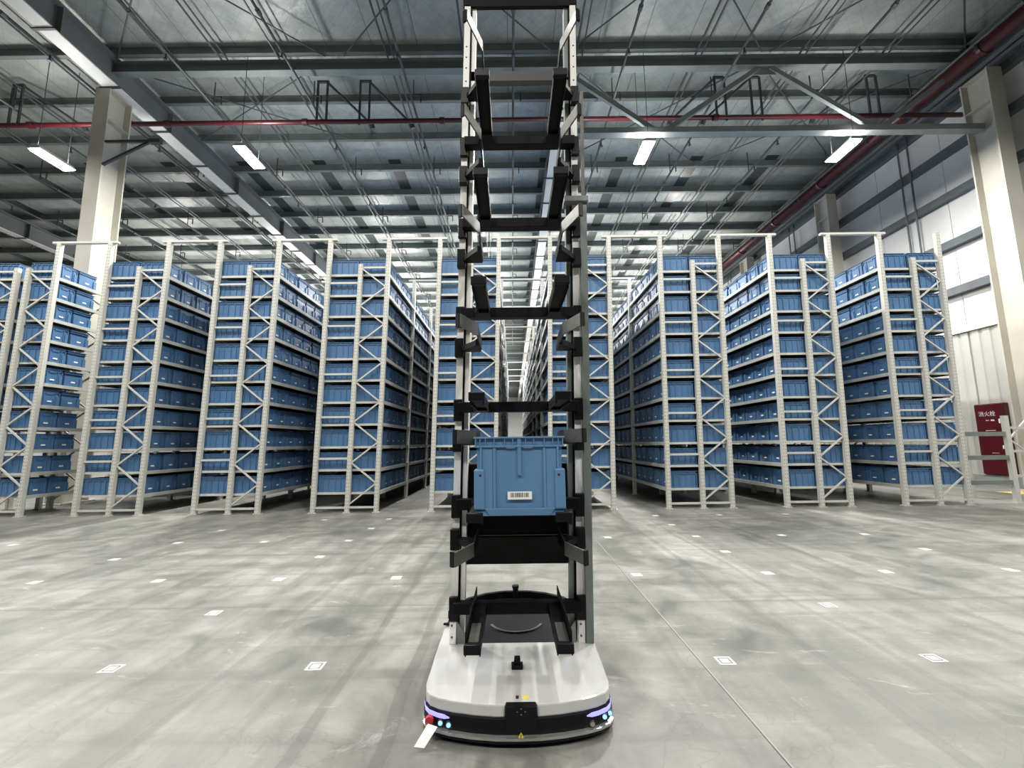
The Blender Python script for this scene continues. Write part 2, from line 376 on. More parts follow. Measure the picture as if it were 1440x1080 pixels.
# ------------------------------------------------------------------ lamps
lp = {}
def lamp(x, y, label, group=None, top=1., power=1.):
    o = empty('high_bay_lamp', (x, y, LAMP_Z), label, 'lamp', group)
    if 'h' not in lp:
        lp['h'] = MB().hexa([(-.17,-.50,0),(.17,-.50,0),(.17,.50,0),(-.17,.50,0),(-.11,-.48,.10),(.11,-.48,.10),(.11,.48,.10),(-.11,.48,.10)]).data('housing', M_lampb)
        lp['e'] = MB().hexa([(-.13,-.44,-.05),(.13,-.44,-.05),(.13,.44,-.05),(-.13,.44,-.05),(-.16,-.48,.0),(.16,-.48,.0),(.16,.48,.0),(-.16,.48,.0)]).data('diffuser', M_lampe)
        lp['r'] = MB().bar((0,-.4,.1),(0,-.4,ROOF_Z-LAMP_Z),.012).bar((0,.4,.1),(0,.4,ROOF_Z-LAMP_Z),.012).data('suspension_rod', M_darkst)
        a = bpy.data.lights.new('lamp_light', 'AREA'); a.shape = 'RECTANGLE'; a.size = .26; a.size_y = .88; a.energy = LAMP_P; a.color = (1,.975,.93); lp['a'] = a
        a = bpy.data.lights.new('lamp_added_uplight', 'AREA'); a.shape = 'RECTANGLE'; a.size = .2; a.size_y = .85; a.energy = LAMP_UP; a.color = (1,.975,.93); lp['b'] = a
    inst('housing', lp['h'], o); inst('diffuser', lp['e'], o); inst('suspension_rod', lp['r'], o)
    def scaled(a, k):
        key = (a.name, k)
        if key not in lp: lp[key] = a.copy(); lp[key].energy = a.energy*k
        return lp[key]
    l = inst('lamp_light', scaled(lp['a'], power), o, (0, 0, -.06))
    if not top: return
    l = inst('lamp_added_uplight', scaled(lp['b'], top), o, (0, 0, .13)); l.rotation_euler = (math.pi, 0, 0)
names4 = {-12.6: 'far left, beyond the cream column', -7.16: 'left of the robot, beside the big rafter', 3.75: 'just right of the robot mast', 9.27: 'far right, near the right wall'}
for x, d in names4.items(): lamp(x, 11.25, 'lit white high-bay lamp hanging '+d, None, .24, 1.3)
for y in (-4.0, 5.6, 22.7, 28.4, 34., 45., 56., 70., 84.):
    for x in (-18., -12.6, -7.16, -1.7, 3.75, 9.27):
        if y < 0 and x < -15: continue
        if y > 40 and x < -8: continue  # rows this far back are added, unseen, to light the distant roof
        lamp(x, y, 'high-bay lamp hidden above the racks or out of the photograph', 'high-bay lamps out of sight', 0 if y < 15 else (.5 if y < 25 else .8), {-4.0: .62, 5.6: .66}.get(y, 1.0 if y < 40 else 2.2))

# ------------------------------------------------------------------ floor markers
TD = {}
TD['p'] = MB().box(-.05,.05,-.05,.05,0,.0012).data('floor_marker', mat('worn_marker_paper', (.50,.50,.47), .6, var=.15, scale=14))
fr = MB()
for a in ((-.034,.034,-.034,-.028),(-.034,.034,.028,.034),(-.034,-.028,-.028,.028),(.028,.034,-.028,.028)): fr.box(*a, .0012, .0018)
TD['f'] = fr.data('printed_frame', M_ink)
ordn = ['first','second','third','fourth','fifth','sixth','seventh','eighth','ninth','tenth']
MK = [(2.93, [-2.49, -1.23, 1.3, 2.59]), (3.83, [-2.46, 2.58]), (4.73, [-4.89, -3.63, -2.4, -1.2, 1.26, 2.6, 3.81, 5.09]), (5.63, [-4.88, -2.37, 2.6, 5.05]), (6.53, [-7.13, -4.78, -3.55, -2.35, 1.35, 2.61, 3.83, 5.02]), (7.43, [-4.75, -2.31, 2.59]), (8.33, [-3.45, -2.27, 2.61, 3.78, 5.0])]
for r, xs_ in enumerate(MK):
    nl = len([x for x in xs_[1] if x < 0]); li = 0
    left = sorted([x for x in xs_[1] if x < 0], reverse=True); right = sorted([x for x in xs_[1] if x >= 0])
    for side, L in (('left', left), ('right', right)):
        for q, x in enumerate(L):
            o = inst('floor_marker', TD['p'], None, (x, xs_[0], 0.0003)); o.rotation_euler = (0, 0, random.uniform(-.04, .04))
            tag(o, 'white square floor marker, %s row from the camera, %s %s of the robot' % (ordn[r], ordn[q], side), 'marker', 'white markers stuck on the floor')
            if r < 2: inst('printed_frame', TD['f'], o)

# ------------------------------------------------------------------ racks
LN = .0221; D0 = 9.12; X0 = -1.641; PX = 2.3955; WB = 1.28; MD = .692; HT = 5.79; HS = 5.24; BAY = 2.5
SZ = [.38+.4635*k for k in range(11)]
def upright_data(h):
    m = MB()
    m.box(-.042,.042,-.012,.0,.0,h,LN); m.box(-.042,-.034,0,.075,.0,h,LN); m.box(.034,.042,0,.075,.0,h,LN)
    m.box(-.042,-.02,.067,.075,.0,h,LN); m.box(.02,.042,.067,.075,.0,h,LN); m.box(-.07,.07,-.03,.10,0,.012)
    return m.data('upright', M_post)
UT, US = upright_data(HT), upright_data(HS)
def frame_parts(root, y, xs, first=True, rung=True, braces=True):
    """xs = three x of the uprights"""
    inst('upright', UT, root, (xs[0], y, 0)); inst('upright', US, root, (xs[1], y, 0)); inst('upright', UT, root, (xs[2], y, 0))
def key_data(cache, key, fn):
    if key not in cache: cache[key] = fn()
    return cache[key]
RC = {}
def seg(name, xa, xb, z, hh, dp, y0, m):
    return key_data(RC, (name, round(xa,3), round(xb,3), round(z,3)), lambda: MB().box(xa, xb, y0, y0+dp, z-hh/2, z+hh/2, LN).data(name, m))
def zig(xa, xb):
    L = []
    zs = [.165+.4145*k for k in range(13)]
    for i in range(12):
        a, b = (xa, xb) if i % 2 == 0 else (xb, xa)
        L.append(key_data(RC, ('z', round(xa,3), round(xb,3), i), lambda: MB().bar((a+LN*zs[i], .03, zs[i]), (b+LN*zs[i+1], .03, zs[i+1]), .028, .03, (0,1,0)).data('diagonal_brace', M_cream)))
    return L
def make_rack(x, y0, bays, label, bay=BAY, left=0., mid=MD, right=WB, extra=None, lens=None, ntot=5):
    root = empty('storage_rack', (x, y0, 0), label, 'rack', 'steel storage racks')
    for f in range(bays+1):
        y = f*bay
        for (a, h) in ((left, UT), (mid, US), (right, UT)):
            if a is None: continue
            inst('upright', h, root, (a, y, 0))
        if f == 0:
            for d in zig(mid+.03, right-.03): inst('diagonal_brace', d, root, (0, y, 0))
            for z in (.105, 5.165): inst('rung', seg('rung', mid+.03, right-.03, z, .04, .03, .02, M_cream), root, (0, y, 0))
            if left is not None:
                for z in (.102, 1.08, 1.93, 2.83, 3.87, 4.82): inst('rung', seg('rung', left+.03, mid-.03, z, .04, .03, .02, M_cream), root, (0, y, 0))
            for z in SZ:
                if left is not None: inst('end_beam', seg('end_beam', left+.03, mid-.03, z, .045, .04, .08, M_cream), root, (0, y, 0))
                inst('end_beam', seg('end_beam', mid+.03, right-.03, z, .045, .04, .08, M_cream), root, (0, y, 0))
        else:
            def fb():
                m = MB(); zs = [.165+.4145*k for k in range(13)]
                for i in range(12):
                    a, b = (mid, right) if i % 2 == 0 else (right, mid)
                    m.bar((a+LN*zs[i], .03, zs[i]), (b+LN*zs[i+1], .03, zs[i+1]), .028, .03, (0,1,0))
                return m.data('rear_frame_bracing', M_cream)
            inst('rear_frame_bracing', key_data(RC, ('fb', mid, right), fb), root, (0, y, 0))['kind'] = 'stuff'
        if f < bays:
            xl = left if left is not None else mid
            for z in SZ:
                for xx in (xl-.03, right-.01):
                    me = key_data(RC, ('sb', round(xx,3), round(z,3), bay), lambda: MB().box(xx, xx+.04, .045, bay-.015, z-.035, z+.035, LN).data('side_beam', M_beam))
                    inst('side_beam', me, root, (0, y, 0))
                me = key_data(RC, ('dk', round(xl,3), round(right,3), round(z,3), bay), lambda: MB().box(xl+.02, right-.02, .10, bay-.0, z+.014, z+.024, LN).box((xl+right)/2-.03,(xl+right)/2+.03,.10,bay,z-.02,z+.014,LN).data('shelf_deck', M_deck))
                inst('shelf_deck', me, root, (0, y, 0))
    return root
sidew = {1:'fifth',2:'fourth',3:'third',4:'second',5:'first',6:'first',7:'second',8:'third',9:'fourth'}
def rname(b): return '%s rack %s of the robot' % (sidew[b], 'left' if b <= 5 else 'right')
def bx(b): return X0+(b-5)*PX
for b in range(2, 10):
    make_rack(bx(b), D0, 9 if b in (5, 6) else 6, 'cream storage rack of blue totes, the '+rname(b))
make_rack(bx(1), D0, 1, 'cream storage rack of blue totes in front of the cream H-column, leftmost full rack', bay=1.15, left=None, mid=.69)
# far-left narrow rack next to it (mirrored frame)
make_rack(bx(1)-1.0, D0, 1, 'cream steel storage rack at the left edge of the photograph, with a short end upright', bay=1.15, left=None, mid=1.42-1.28+.0, right=1.42-.69+.03) if False else None
r0 = empty('storage_rack', (bx(1)-.9, D0, 0), 'short cream steel storage rack cut off by the left edge of the photograph', 'rack', 'steel storage racks')
for f in (0, 1.15):
    inst('upright', US, r0, (1.34, f, 0)); inst('upright', UT, r0, (.66, f, 0))
for d in zig(.69, 1.31): inst('diagonal_brace', d, r0)
inst('rung', seg('rung', .69, 1.31, 5.165, .04, .03, .02, M_cream), r0); inst('rung', seg('rung', .69, 1.31, .105, .04, .03, .02, M_cream), r0)
for z in SZ:
    inst('end_beam', seg('end_beam', .69, 1.31, z, .045, .04, .08, M_cream), r0)
    inst('shelf_deck', MB().box(.66, 1.34, .1, 1.15, z+.014, z+.024, LN).data('shelf_deck', M_deck), r0)
    for xx in (.63, 1.32): inst('side_beam', MB().box(xx, xx+.04, .045, 1.135, z-.035, z+.035, LN).data('side_beam', M_beam), r0)
# rear rack behind the cream column
make_rack(bx(1), 12.4, 4, 'cream steel storage rack full of blue totes, behind the cream column at left')

# aisle tie beams on the tall uprights
tb = MB().box(-.10, PX-WB+.20, -.005, .07, HT-.004, HT+.04).data('aisle_tie_beam', M_cream)
for b in range(0, 9):
    for f in range(10):
        if b != 5 and f > 6: continue
        if b == 0 and f > 0: continue
        if b == 1 and f > 0: continue
        xs_ = bx(b)+WB+LN*HT-.05
        if b == 0: continue
        o = inst('aisle_tie_beam', tb, None, (xs_, D0+f*BAY, .0))
        wh = ('beside the %s' % rname(b+1)) if b < 5 else ('beside the %s' % rname(b))
        if b == 5: wh = 'over the centre aisle behind the robot'
        else: wh = 'over the aisle '+wh
        tag(o, 'cream tie beam %s, %s in depth' % (wh, ordn[f]), 'beam', 'tie beams bridging the aisles')
# block 9 last upright stands taller alone (already built)

# ------------------------------------------------------------------ totes
TL, TW, TH = .60, .44, .335
def tote_mesh(L, W, Hh, name, m, robot=False):
    b = MB(); hx, hy = L/2, W/2; i = .016; tp = .008
    def wall(ax, s):
        # tapered wall panels
        if ax == 'x':
            b.hexa([(s*(hx-i-tp-.012), -hy+i+tp, 0),(s*(hx-i-tp), -hy+i+tp, 0),(s*(hx-i-tp), hy-i-tp, 0),(s*(hx-i-tp-.012), hy-i-tp, 0),
                    (s*(hx-i-.012), -hy+i, Hh),(s*(hx-i), -hy+i, Hh),(s*(hx-i), hy-i, Hh),(s*(hx-i-.012), hy-i, Hh)])
        else:
            b.hexa([(-hx+i+tp, s*(hy-i-tp-.012), 0),(hx-i-tp, s*(hy-i-tp-.012), 0),(hx-i-tp, s*(hy-i-tp), 0),(-hx+i+tp, s*(hy-i-tp), 0),
                    (-hx+i, s*(hy-i-.012), Hh),(hx-i, s*(hy-i-.012), Hh),(hx-i, s*(hy-i), Hh),(-hx+i, s*(hy-i), Hh)])
    for s in (-1, 1): wall('x', s); wall('y', s)
    b.box(-hx+.03, hx-.03, -hy+.03, hy-.03, 0, .012)
    # rim: two flanges round the top
    for z0, z1, e in ((Hh-.010, Hh, 0), (Hh-.055, Hh-.045, .003)):
        b.box(-hx+e, hx-e, -hy+e, -hy+.02, z0, z1); b.box(-hx+e, hx-e, hy-.02, hy-e, z0, z1)
        b.box(-hx+e, -hx+.02, -hy+.02, hy-.02, z0, z1); b.box(hx-.02, hx-e, -hy+.02, hy-.02, z0, z1)
    # base band
    b.box(-hx+.02, hx-.02, -hy+.015, hy-.015, .0, .03)
    # ribs on the long sides and the ends
    for s in (-1, 1):
        for f in (-.97, -.62, -.24, .24, .62, .97):
            x = f*(hx-.006); y0, y1 = sorted((s*(hy-.022), s*(hy-.004)))
            b.box(x-.006, x+.006, y0, y1, .0, Hh-.045)
        for f in (-.8, -.43, -.1, .1, .43, .8):
            x = f*hx; y0, y1 = sorted((s*(hy-.02), s*(hy-.003))); b.box(x-.003, x+.003, y0, y1, Hh-.045, Hh-.01)
        for f in (-.96, -.55, .55, .96):
            y = f*(hy-.006); x0, x1 = sorted((s*(hx-.022), s*(hx-.004)))
            b.box(x0, x1, y-.006, y+.006, .0, Hh-.045)
        # end handle hood and panels
        x0, x1 = sorted((s*(hx-.02), s*(hx-.006)))
        b.box(x0, x1, -.07, .07, Hh-.085, Hh-.055)
        b.box(x0, x1, -hy+.02, -hy+.075, .02, Hh*.62); b.box(x0, x1, hy-.075, hy-.02, .02, Hh*.62)
    return b.data(name, m)
TM = tote_mesh(TL, TW, TH, 'blue_tote', M_blue)
LB = MB().box(-.001, .001, -.045, .045, -.014, .014).data('barcode_label', M_label)
XC = (.325, .955)
YC = [.30+.5*j for j in range(30)]
def yc(j): return .30+BAY*(j//5)+.48*(j % 5)
ind = set()
for b in range(1, 10):
    for k in range(11):
        for c in (0, 1): ind.add((b, k, c, 0))
        if b >= 2: ind.add((b, k, 1 if b <= 5 else 0, 1))
for k in range(11): ind.add((2, k, 1, 2))
def txc(b, c): return XC[c] if b > 1 else ((.10, .985)[c] if True else 0)
zt_ = lambda k: SZ[k]+.026
shelfw = ['bottom','second','third','fourth','fifth','sixth','seventh','eighth','ninth','tenth','top']
for (b, k, c, j) in sorted(ind):
    x = bx(b)+(txc(b, c))+LN*SZ[k]+random.uniform(-.008, .008); y = D0+yc(j)+random.uniform(-.012, .012)
    if b == 1: y -= .02
    o = inst('blue_tote', TM, None, (x, y, zt_(k))); o.rotation_euler = (0, 0, random.uniform(-.008, .008))
    sh = '%s shelf%s' % (shelfw[k], '' if k in (0, 10) else ' up')
    if j == 0: lab = 'blue tote, %s end position, %s, %s' % ('left' if c == 0 else 'right', sh, rname(b))
    else: lab = 'blue tote, %s along the aisle, %s, %s' % (ordn[j], sh, rname(b))
    tag(o, lab, 'tote', 'blue totes stored on the racks')
    s = 1 if c == 1 else -1
    if (b <= 5 and c == 1) or (b >= 6 and c == 0): inst('barcode_label', LB, o, (s*(TL/2-.009), 0, .10))
# all further totes as one object
sv, sf, mi = [], [], []
def sbox(x0, x1, y0, y1, z0, z1):
    k = len(sv)
    sv.extend([(x, y, z) for z in (z0, z1) for x, y in ((x0,y0),(x1,y0),(x1,y1),(x0,y1))]); sf.extend([tuple(k+i for i in q) for q in BOXF])
def simple_tote(x, y, z):
    if y > D0+15:
        sbox(x-.29, x+.29, y-.21, y+.21, z, z+TH); mi.extend([0]*6); return
    sbox(x-.28, x+.28, y-.198, y+.198, z, z+TH-.05); mi.extend([0]*6)
    sbox(x-.30, x+.30, y-.22, y+.22, z+TH-.055, z+TH-.045); mi.extend([0]*6)
    sbox(x-.30, x+.30, y-.22, y+.22, z+TH-.012, z+TH); mi.extend([0]*6)
    sbox(x-.284, x+.284, y-.20, y+.20, z+TH-.045, z+TH-.012); mi.extend([0]*6)
    for s in (-1, 1):
        sbox(x+s*.292-.007, x+s*.292+.007, y-.205, y-.14, z, z+.2); mi.extend([0]*6)
        sbox(x+s*.292-.007, x+s*.292+.007, y+.14, y+.205, z, z+.2); mi.extend([0]*6)
        sbox(x+s*.2815-.001, x+s*.2815+.001, y-.045, y+.045, z+.09, z+.118); mi.extend([1]*6)
for b in range(2, 10):
    for k in range(11):
        for c in (0, 1):
            for j in range(45 if b in (5, 6) else 30):
                if (b, k, c, j) in ind: continue
                simple_tote(bx(b)+XC[c]+LN*SZ[k]+random.uniform(-.01,.01), D0+yc(j)+random.uniform(-.015,.015), zt_(k))
for k in range(11):
    for j in range(20):
        for c in (0, 1): simple_tote(bx(1)+XC[c]+LN*SZ[k], 12.4+yc(j), zt_(k))
    simple_tote(bx(1)+.985+LN*SZ[k], D0+yc(1)-.04, zt_(k))
    simple_tote(bx(1)+.10+LN*SZ[k], D0+yc(1)-.04, zt_(k))
me = bpy.data.meshes.new('stored_totes'); me.from_pydata(sv, [], sf); me.materials.append(M_blue); me.materials.append(M_label)
me.polygons.foreach_set('material_index', mi); me.update()
o = inst('stored_totes', me); tag(o, 'rows of blue plastic totes running back along the aisles of the racks', 'totes', kind='stuff')

# ------------------------------------------------------------------ right side: low rail frame, fire cabinet, stand pipe, floor paint
lr = empty('low_guard_rack', (7.95, 9.3, 0), 'low grey steel guard frame with rails beside the rightmost rack', 'rail')
for dx in (2.42,):
    MB().box(dx, dx+.09, 0, .08, 0, 1.80).build('post', M_cream, lr); MB().box(dx-.03, dx+.12, -.03, .11, 0, .012).build('foot_plate', M_cream, lr)
MB().box(2.42, 2.51, .9, .98, 0, 1.80).build('post', M_cream, lr)
lrx0 = 1.05
for z in (1.42, .93, .42):
    MB().box(lrx0+.08, 2.43, .02, .06, z-.045, z+.045).build('rail', M_greyal, lr)
    MB().box(2.48, 3.8, .02, .06, z+.10, z+.15).build('rail', M_cream, lr)
MB().bar((2.5,.04,1.3),(2.95,.04,.95),.03).bar((2.95,.04,1.75),(2.5,.04,1.3),.03).build('brace', M_cream, lr)
cab = empty('fire_hydrant_cabinet', (13.44, 12.4, .31), 'tall dark red fire hydrant cabinet with white lettering on the right wall', 'cabinet')
MB().box(.0, .13, -.38, .38, 0, 1.98).build('body', M_cab, cab, bevel=.01)
MB().box(-.03, .0, -.37, .37, 1.12, 1.96).build('upper_door', M_cab, cab, bevel=.006)
MB().box(-.03, .0, -.37, .37, .02, 1.09).build('lower_door', M_cab, cab, bevel=.006)
MB().box(-.045, -.03, -.27, -.24, 1.42, 1.54).build('handle', M_whiteal, cab)
MB().box(-.045, -.03, -.27, -.24, .72, .82).build('handle', M_whiteal, cab)
def text(s, size, parent, loc, rot, m, name='lettering'):
    cu = bpy.data.curves.new(name, 'FONT'); cu.body = s; cu.size = size; cu.align_x = 'CENTER'; cu.extrude = .001; cu.materials.append(m)
    tmp = bpy.data.objects.new('tmp', cu); C.objects.link(tmp); bpy.context.view_layer.update()
    me = bpy.data.meshes.new_from_object(tmp.evaluated_get(bpy.context.evaluated_depsgraph_get())); bpy.data.objects.remove(tmp)
    o = inst(name, me, parent, loc); o.rotation_euler = rot; return o
M_letter = mat('pale_lettering', (.62,.58,.58), .5)
text('消火栓', .15, cab, (-.034, .05, 1.64), (math.pi/2, 0, -math.pi/2), M_letter)
MB().box(-.033,-.031,.02,.10,1.50,1.52).box(-.033,-.031,-.12,-.03,1.49,1.53).build('lettering', M_letter, cab)
MB().box(-.033,-.031,-.12,.14,1.22,1.235).build('lettering', M_letter, cab)
MB().box(-.033,-.031,-.12,.06,.60,.61).build('lettering', M_letter, cab)
fp = MB().box(-.35,.35,-.3,.3,0,.003).build('floor_paint_patch', M_yfloor, None, (12.4, 11.0, 0)); tag(fp, 'yellow painted patch on the floor by the red cabinet', 'marking')
sp_ = empty('stand_pipe', (12.55, 10.35, 0), 'thin grey standing pipe with a valve head by the right column', 'pipe')
MB().tube((0,0,0),(0,0,3.05),.035,8).build('pipe', M_pipe, sp_, smooth=True); MB().box(-.12,.1,-.06,.06,3.0,3.18).build('valve_head', M_darkst, sp_, bevel=.01); MB().box(-.1,.14,-.03,.03,1.58,1.66).build('pipe_clamp', M_darkst, sp_)

# ------------------------------------------------------------------ robot
RB = empty('picking_robot', (0, 0, 0), 'tall tote-handling robot with white wheeled base and black tray arms on twin posts', 'robot')
RX = .0125; RL = .0187       # axis x at floor, lean of the mast
def outline(grow=0., y_rear=None, nose=0.):
    half = [(0,2.165),(.10,2.168),(.20,2.182),(.30,2.206),(.37,2.233),(.415,2.262),(.440,2.30),(.452,2.36),(.458,2.6),(.462,2.9),(.464,3.05)]
    if y_rear is None: half += [(.455,3.2),(.42,3.33),(.34,3.46),(.22,3.55),(.10,3.595),(0,3.60)]
    elif y_rear: half += [(0,3.05)]
    pts = half[:-1]+[half[-1]]
    pts = [(x, y) for x, y in pts]
    L = pts[1:-1] if True else pts
    full = [pts[0]]+L+[pts[-1]]+[(-x, y) for x, y in reversed(L)]
    cy = 2.85
    out = []
    for x, y in full:
        d = math.hypot(x, y-cy); k = (d+grow)/d
        out.append((RX+x*k, cy+(y-cy)*k))
    return out
def ring(poly, z): return [(x, y, z) for x, y in poly]
o = MB().rings([ring(outline(-.03), .012), ring(outline(.016), .026), ring(outline(.018), .036), ring(outline(.0), .040)]).build('skirt', M_black2, RB)
o = MB().rings([ring(outline(.012), .036), ring(outline(.022), .041), ring(outline(.022), .052), ring(outline(.006), .058)]).build('bumper', M_silver, RB)
ch = MB().rings([ring(outline(.004), .05), ring(outline(.012), .075), ring(outline(.002), .118), ring(outline(-.004), .128)]).build('chassis', M_black2, RB)
wheels = MB()
for sx in (-.3, .3):
    for yy in (2.45, 3.2): wheels.tube((RX+sx-.03, yy, .035), (RX+sx+.03, yy, .035), .035, 14)
wheels.build('wheel', M_black2, RB)
# white shell with the notch for the screen
def shell():
    po = outline(0., True)
    po = [p for p in po]
    # cut a notch at the front centre
    i0 = [i for i, (x, y) in enumerate(po) if y < 3.0 and abs(x-.026) < .08]
    keep = [p for p in po if not (p[1] < 3.0 and abs(p[0]-.026) < .078)]
    # order: start right of notch going round to the left of it
    right = [p for p in keep if p[0] >= .09]; left = [p for p in keep if p[0] < .09]
    rear = [p for p in keep if abs(p[0]-RX) < .01]
    right = [p for p in right if p not in rear]; left = [p for p in left if p not in rear]
    return right+rear+left
sh = shell()
yr = max(p[1] for p in sh)
nx0, nx1 = .026-.072, .026+.072
po = [(nx1, 2.168)]+[p for p in sh if p[0] > nx1+.01 and p[1] < 3.04]+[(RX+.464, 3.05), (RX+.33, 3.05), (RX+.30, 2.80), (RX-.30, 2.80), (RX-.33, 3.05), (RX-.464, 3.05)]+[p for p in sh if p[0] < nx0-.01 and p[1] < 3.04]+[(nx0, 2.168), (nx0, 2.185), (nx1, 2.185)]
po2 = []
for p in po:
    if not po2 or (abs(p[0]-po2[-1][0])+abs(p[1]-po2[-1][1])) > 1e-4: po2.append(p)
shell_o = MB().prism(po2, .125, .178).build('top_shell', M_shell, RB, bevel=.007)
# black rear deck with raised ring
def reardeck():
    half = [(.33,3.05),(.464,3.05),(.455,3.2),(.42,3.33),(.34,3.46),(.22,3.55),(.10,3.595),(0,3.60)]
    pts = [(.30,2.80)]+half; pts = [(RX+x, y) for x, y in pts]
    return pts+[(2*RX-x, y) for x, y in reversed(pts[:-1])]
MB().prism(reardeck(), .128, .170).build('rear_deck', M_black2, RB, bevel=.004)
rim = MB()
pr_ = [(RX+x, y) for x, y in [(.45,3.2),(.42,3.33),(.34,3.46),(.22,3.55),(.10,3.595),(0,3.60),(-.10,3.595),(-.22,3.55),(-.34,3.46),(-.42,3.33),(-.45,3.2)]]
for a, b in zip(pr_[:-1], pr_[1:]): rim.bar((*a, .19), (*b, .19), .03, .05)
rim.build('rear_rim', M_black, RB)
rg = MB(); n = 28
for i in range(n):
    a, b = math.pi*1.10+i*math.pi*.80/n, math.pi*1.10+(i+1)*math.pi*.80/n
    rg.bar((RX+.17*math.cos(a), 3.12+.17*math.sin(a), .174), (RX+.17*math.cos(b), 3.12+.17*math.sin(b), .174), .016, .01)
rg.build('turntable_ring', M_gmetal, RB)
MB().tube((RX, 3.58, .17), (RX, 3.58, .245), .022, 10).tube((RX, 3.58, .245), (RX, 3.58, .262), .027, 10).build('rear_antenna', M_black2, RB)
# front screen and sensor housing
sc = MB().box(nx0+.002, nx1-.002, 2.150, 2.20, .075, .1775).build('screen_housing', M_black2, RB, bevel=.004)
mk = MB()
for dx, dz in ((0,.012),(-.018,0),(.018,0),(0,-.012)): mk.box(.026+dx-.003, .026+dx+.003, 2.1485, 2.1500, .158+dz-.002, .158+dz+.002)
mk.build('indicator_mark', mat('grey_print', (.15,.15,.17), .5), sc)
# printed stickers on shell
MB().box(RX-.010,RX+.004,2.215,2.24,.178,.1786).build('shell_sticker', M_ink, RB); MB().box(RX+.02,RX+.052,2.215,2.24,.178,.1786).build('shell_sticker', M_yellow, RB)
# warning triangle
def tri(cx, y, z, s, dy=0): return [(cx-s, y+dy, z), (cx+s, y+dy, z), (cx, y+dy, z+1.6*s)]
w = MB(); w.rings([tri(.024, 2.152, .052, .014), tri(.024, 2.149, .052, .014)]); w.build('warning_triangle', M_yellow, RB)
MB().bar((.024,2.148,.056),(.024,2.148,.066),.003).build('warning_bolt', M_ink, RB)
# light bars following the body
def arc_pts(xa, xb, grow, n=10):
    ol = outline(grow); fr = sorted([p for p in ol if p[1] < 2.62], key=lambda p: p[0])
    def yat(x):
        for (x0, y0), (x1, y1) in zip(fr[:-1], fr[1:]):
            if x0 <= x <= x1 and x1 > x0: return y0+(y1-y0)*(x-x0)/(x1-x0)
        return fr[0][1]
    return [(xa+(xb-xa)*i/n, yat(xa+(xb-xa)*i/n)) for i in range(n+1)]
for xa, xb in ((RX-.452, RX-.315), (RX+.452, RX+.315)):
    m = MB(); P_ = arc_pts(xa, xb, .006, 12)
    for i in range(12):
        (ax, ay), (bx_, by) = P_[i], P_[i+1]
        ta = 1-.0*i; zc = .108; h0 = .0085*(1 if i < 10 else (12-i)/2.2); h1 = .0085*(1 if i+1 < 10 else max(.08,(11-i)/2.2))
        m.hexa([(ax, ay, zc-h0), (bx_, by, zc-h1), (bx_, by-.006, zc-h1), (ax, ay-.006, zc-h0), (ax, ay, zc+h0), (bx_, by, zc+h1), (bx_, by-.006, zc+h1), (ax, ay-.006, zc+h0)])
    m.build('light_bar', M_led, RB)
def front_pt(x, grow=.012):
    return arc_pts(x, x+.001, grow, 1)[0][1]
def button(x, z, r, m, name):
    y = front_pt(x); q = MB().tube((x, y+.004, z), (x, y-.008, z), r, 14).build(name, m, RB)
    MB().tube((x, y+.006, z), (x, y-.005, z), r*1.3, 14).build('bezel', M_gmetal, q); return q
for x in (-.345, -.305): button(x, .082, .010, M_btn, 'push_button')
for x in (.445, .415): button(x-.0, .086, .010, M_btn, 'push_button')
button(.352, .073, .010, M_silver, 'key_switch')
es = MB().tube((-.398, front_pt(-.398)+.01, .088), (-.398, front_pt(-.398)-.012, .088), .012, 12).tube((-.398, front_pt(-.398)-.010, .088), (-.398, front_pt(-.398)-.03, .086), .020, 14).build('emergency_stop', M_red, RB, bevel=.003)
tg = MB().hexa([(-.452,2.155,.018),(-.405,2.150,.016),(-.405,2.152,.016),(-.452,2.157,.018),(-.402,2.212,.078),(-.355,2.190,.076),(-.355,2.192,.077),(-.402,2.214,.079)]).build('paper_tag', M_label, None)
tag(tg, 'white paper tag hanging from the red stop button of the robot base', 'tag')
# sensor block on the shell
sb = MB().box(RX-.030, RX+.030, 2.475, 2.525, .178, .198).build('top_sensor', M_black2, RB, bevel=.003)
MB().hexa([(RX-.017,2.485,.198),(RX+.019,2.485,.198),(RX+.019,2.52,.198),(RX-.017,2.52,.198),(RX-.014,2.49,.232),(RX+.016,2.49,.232),(RX+.016,2.515,.232),(RX-.014,2.515,.232)]).build('sensor_cap', M_black, sb, bevel=.003)

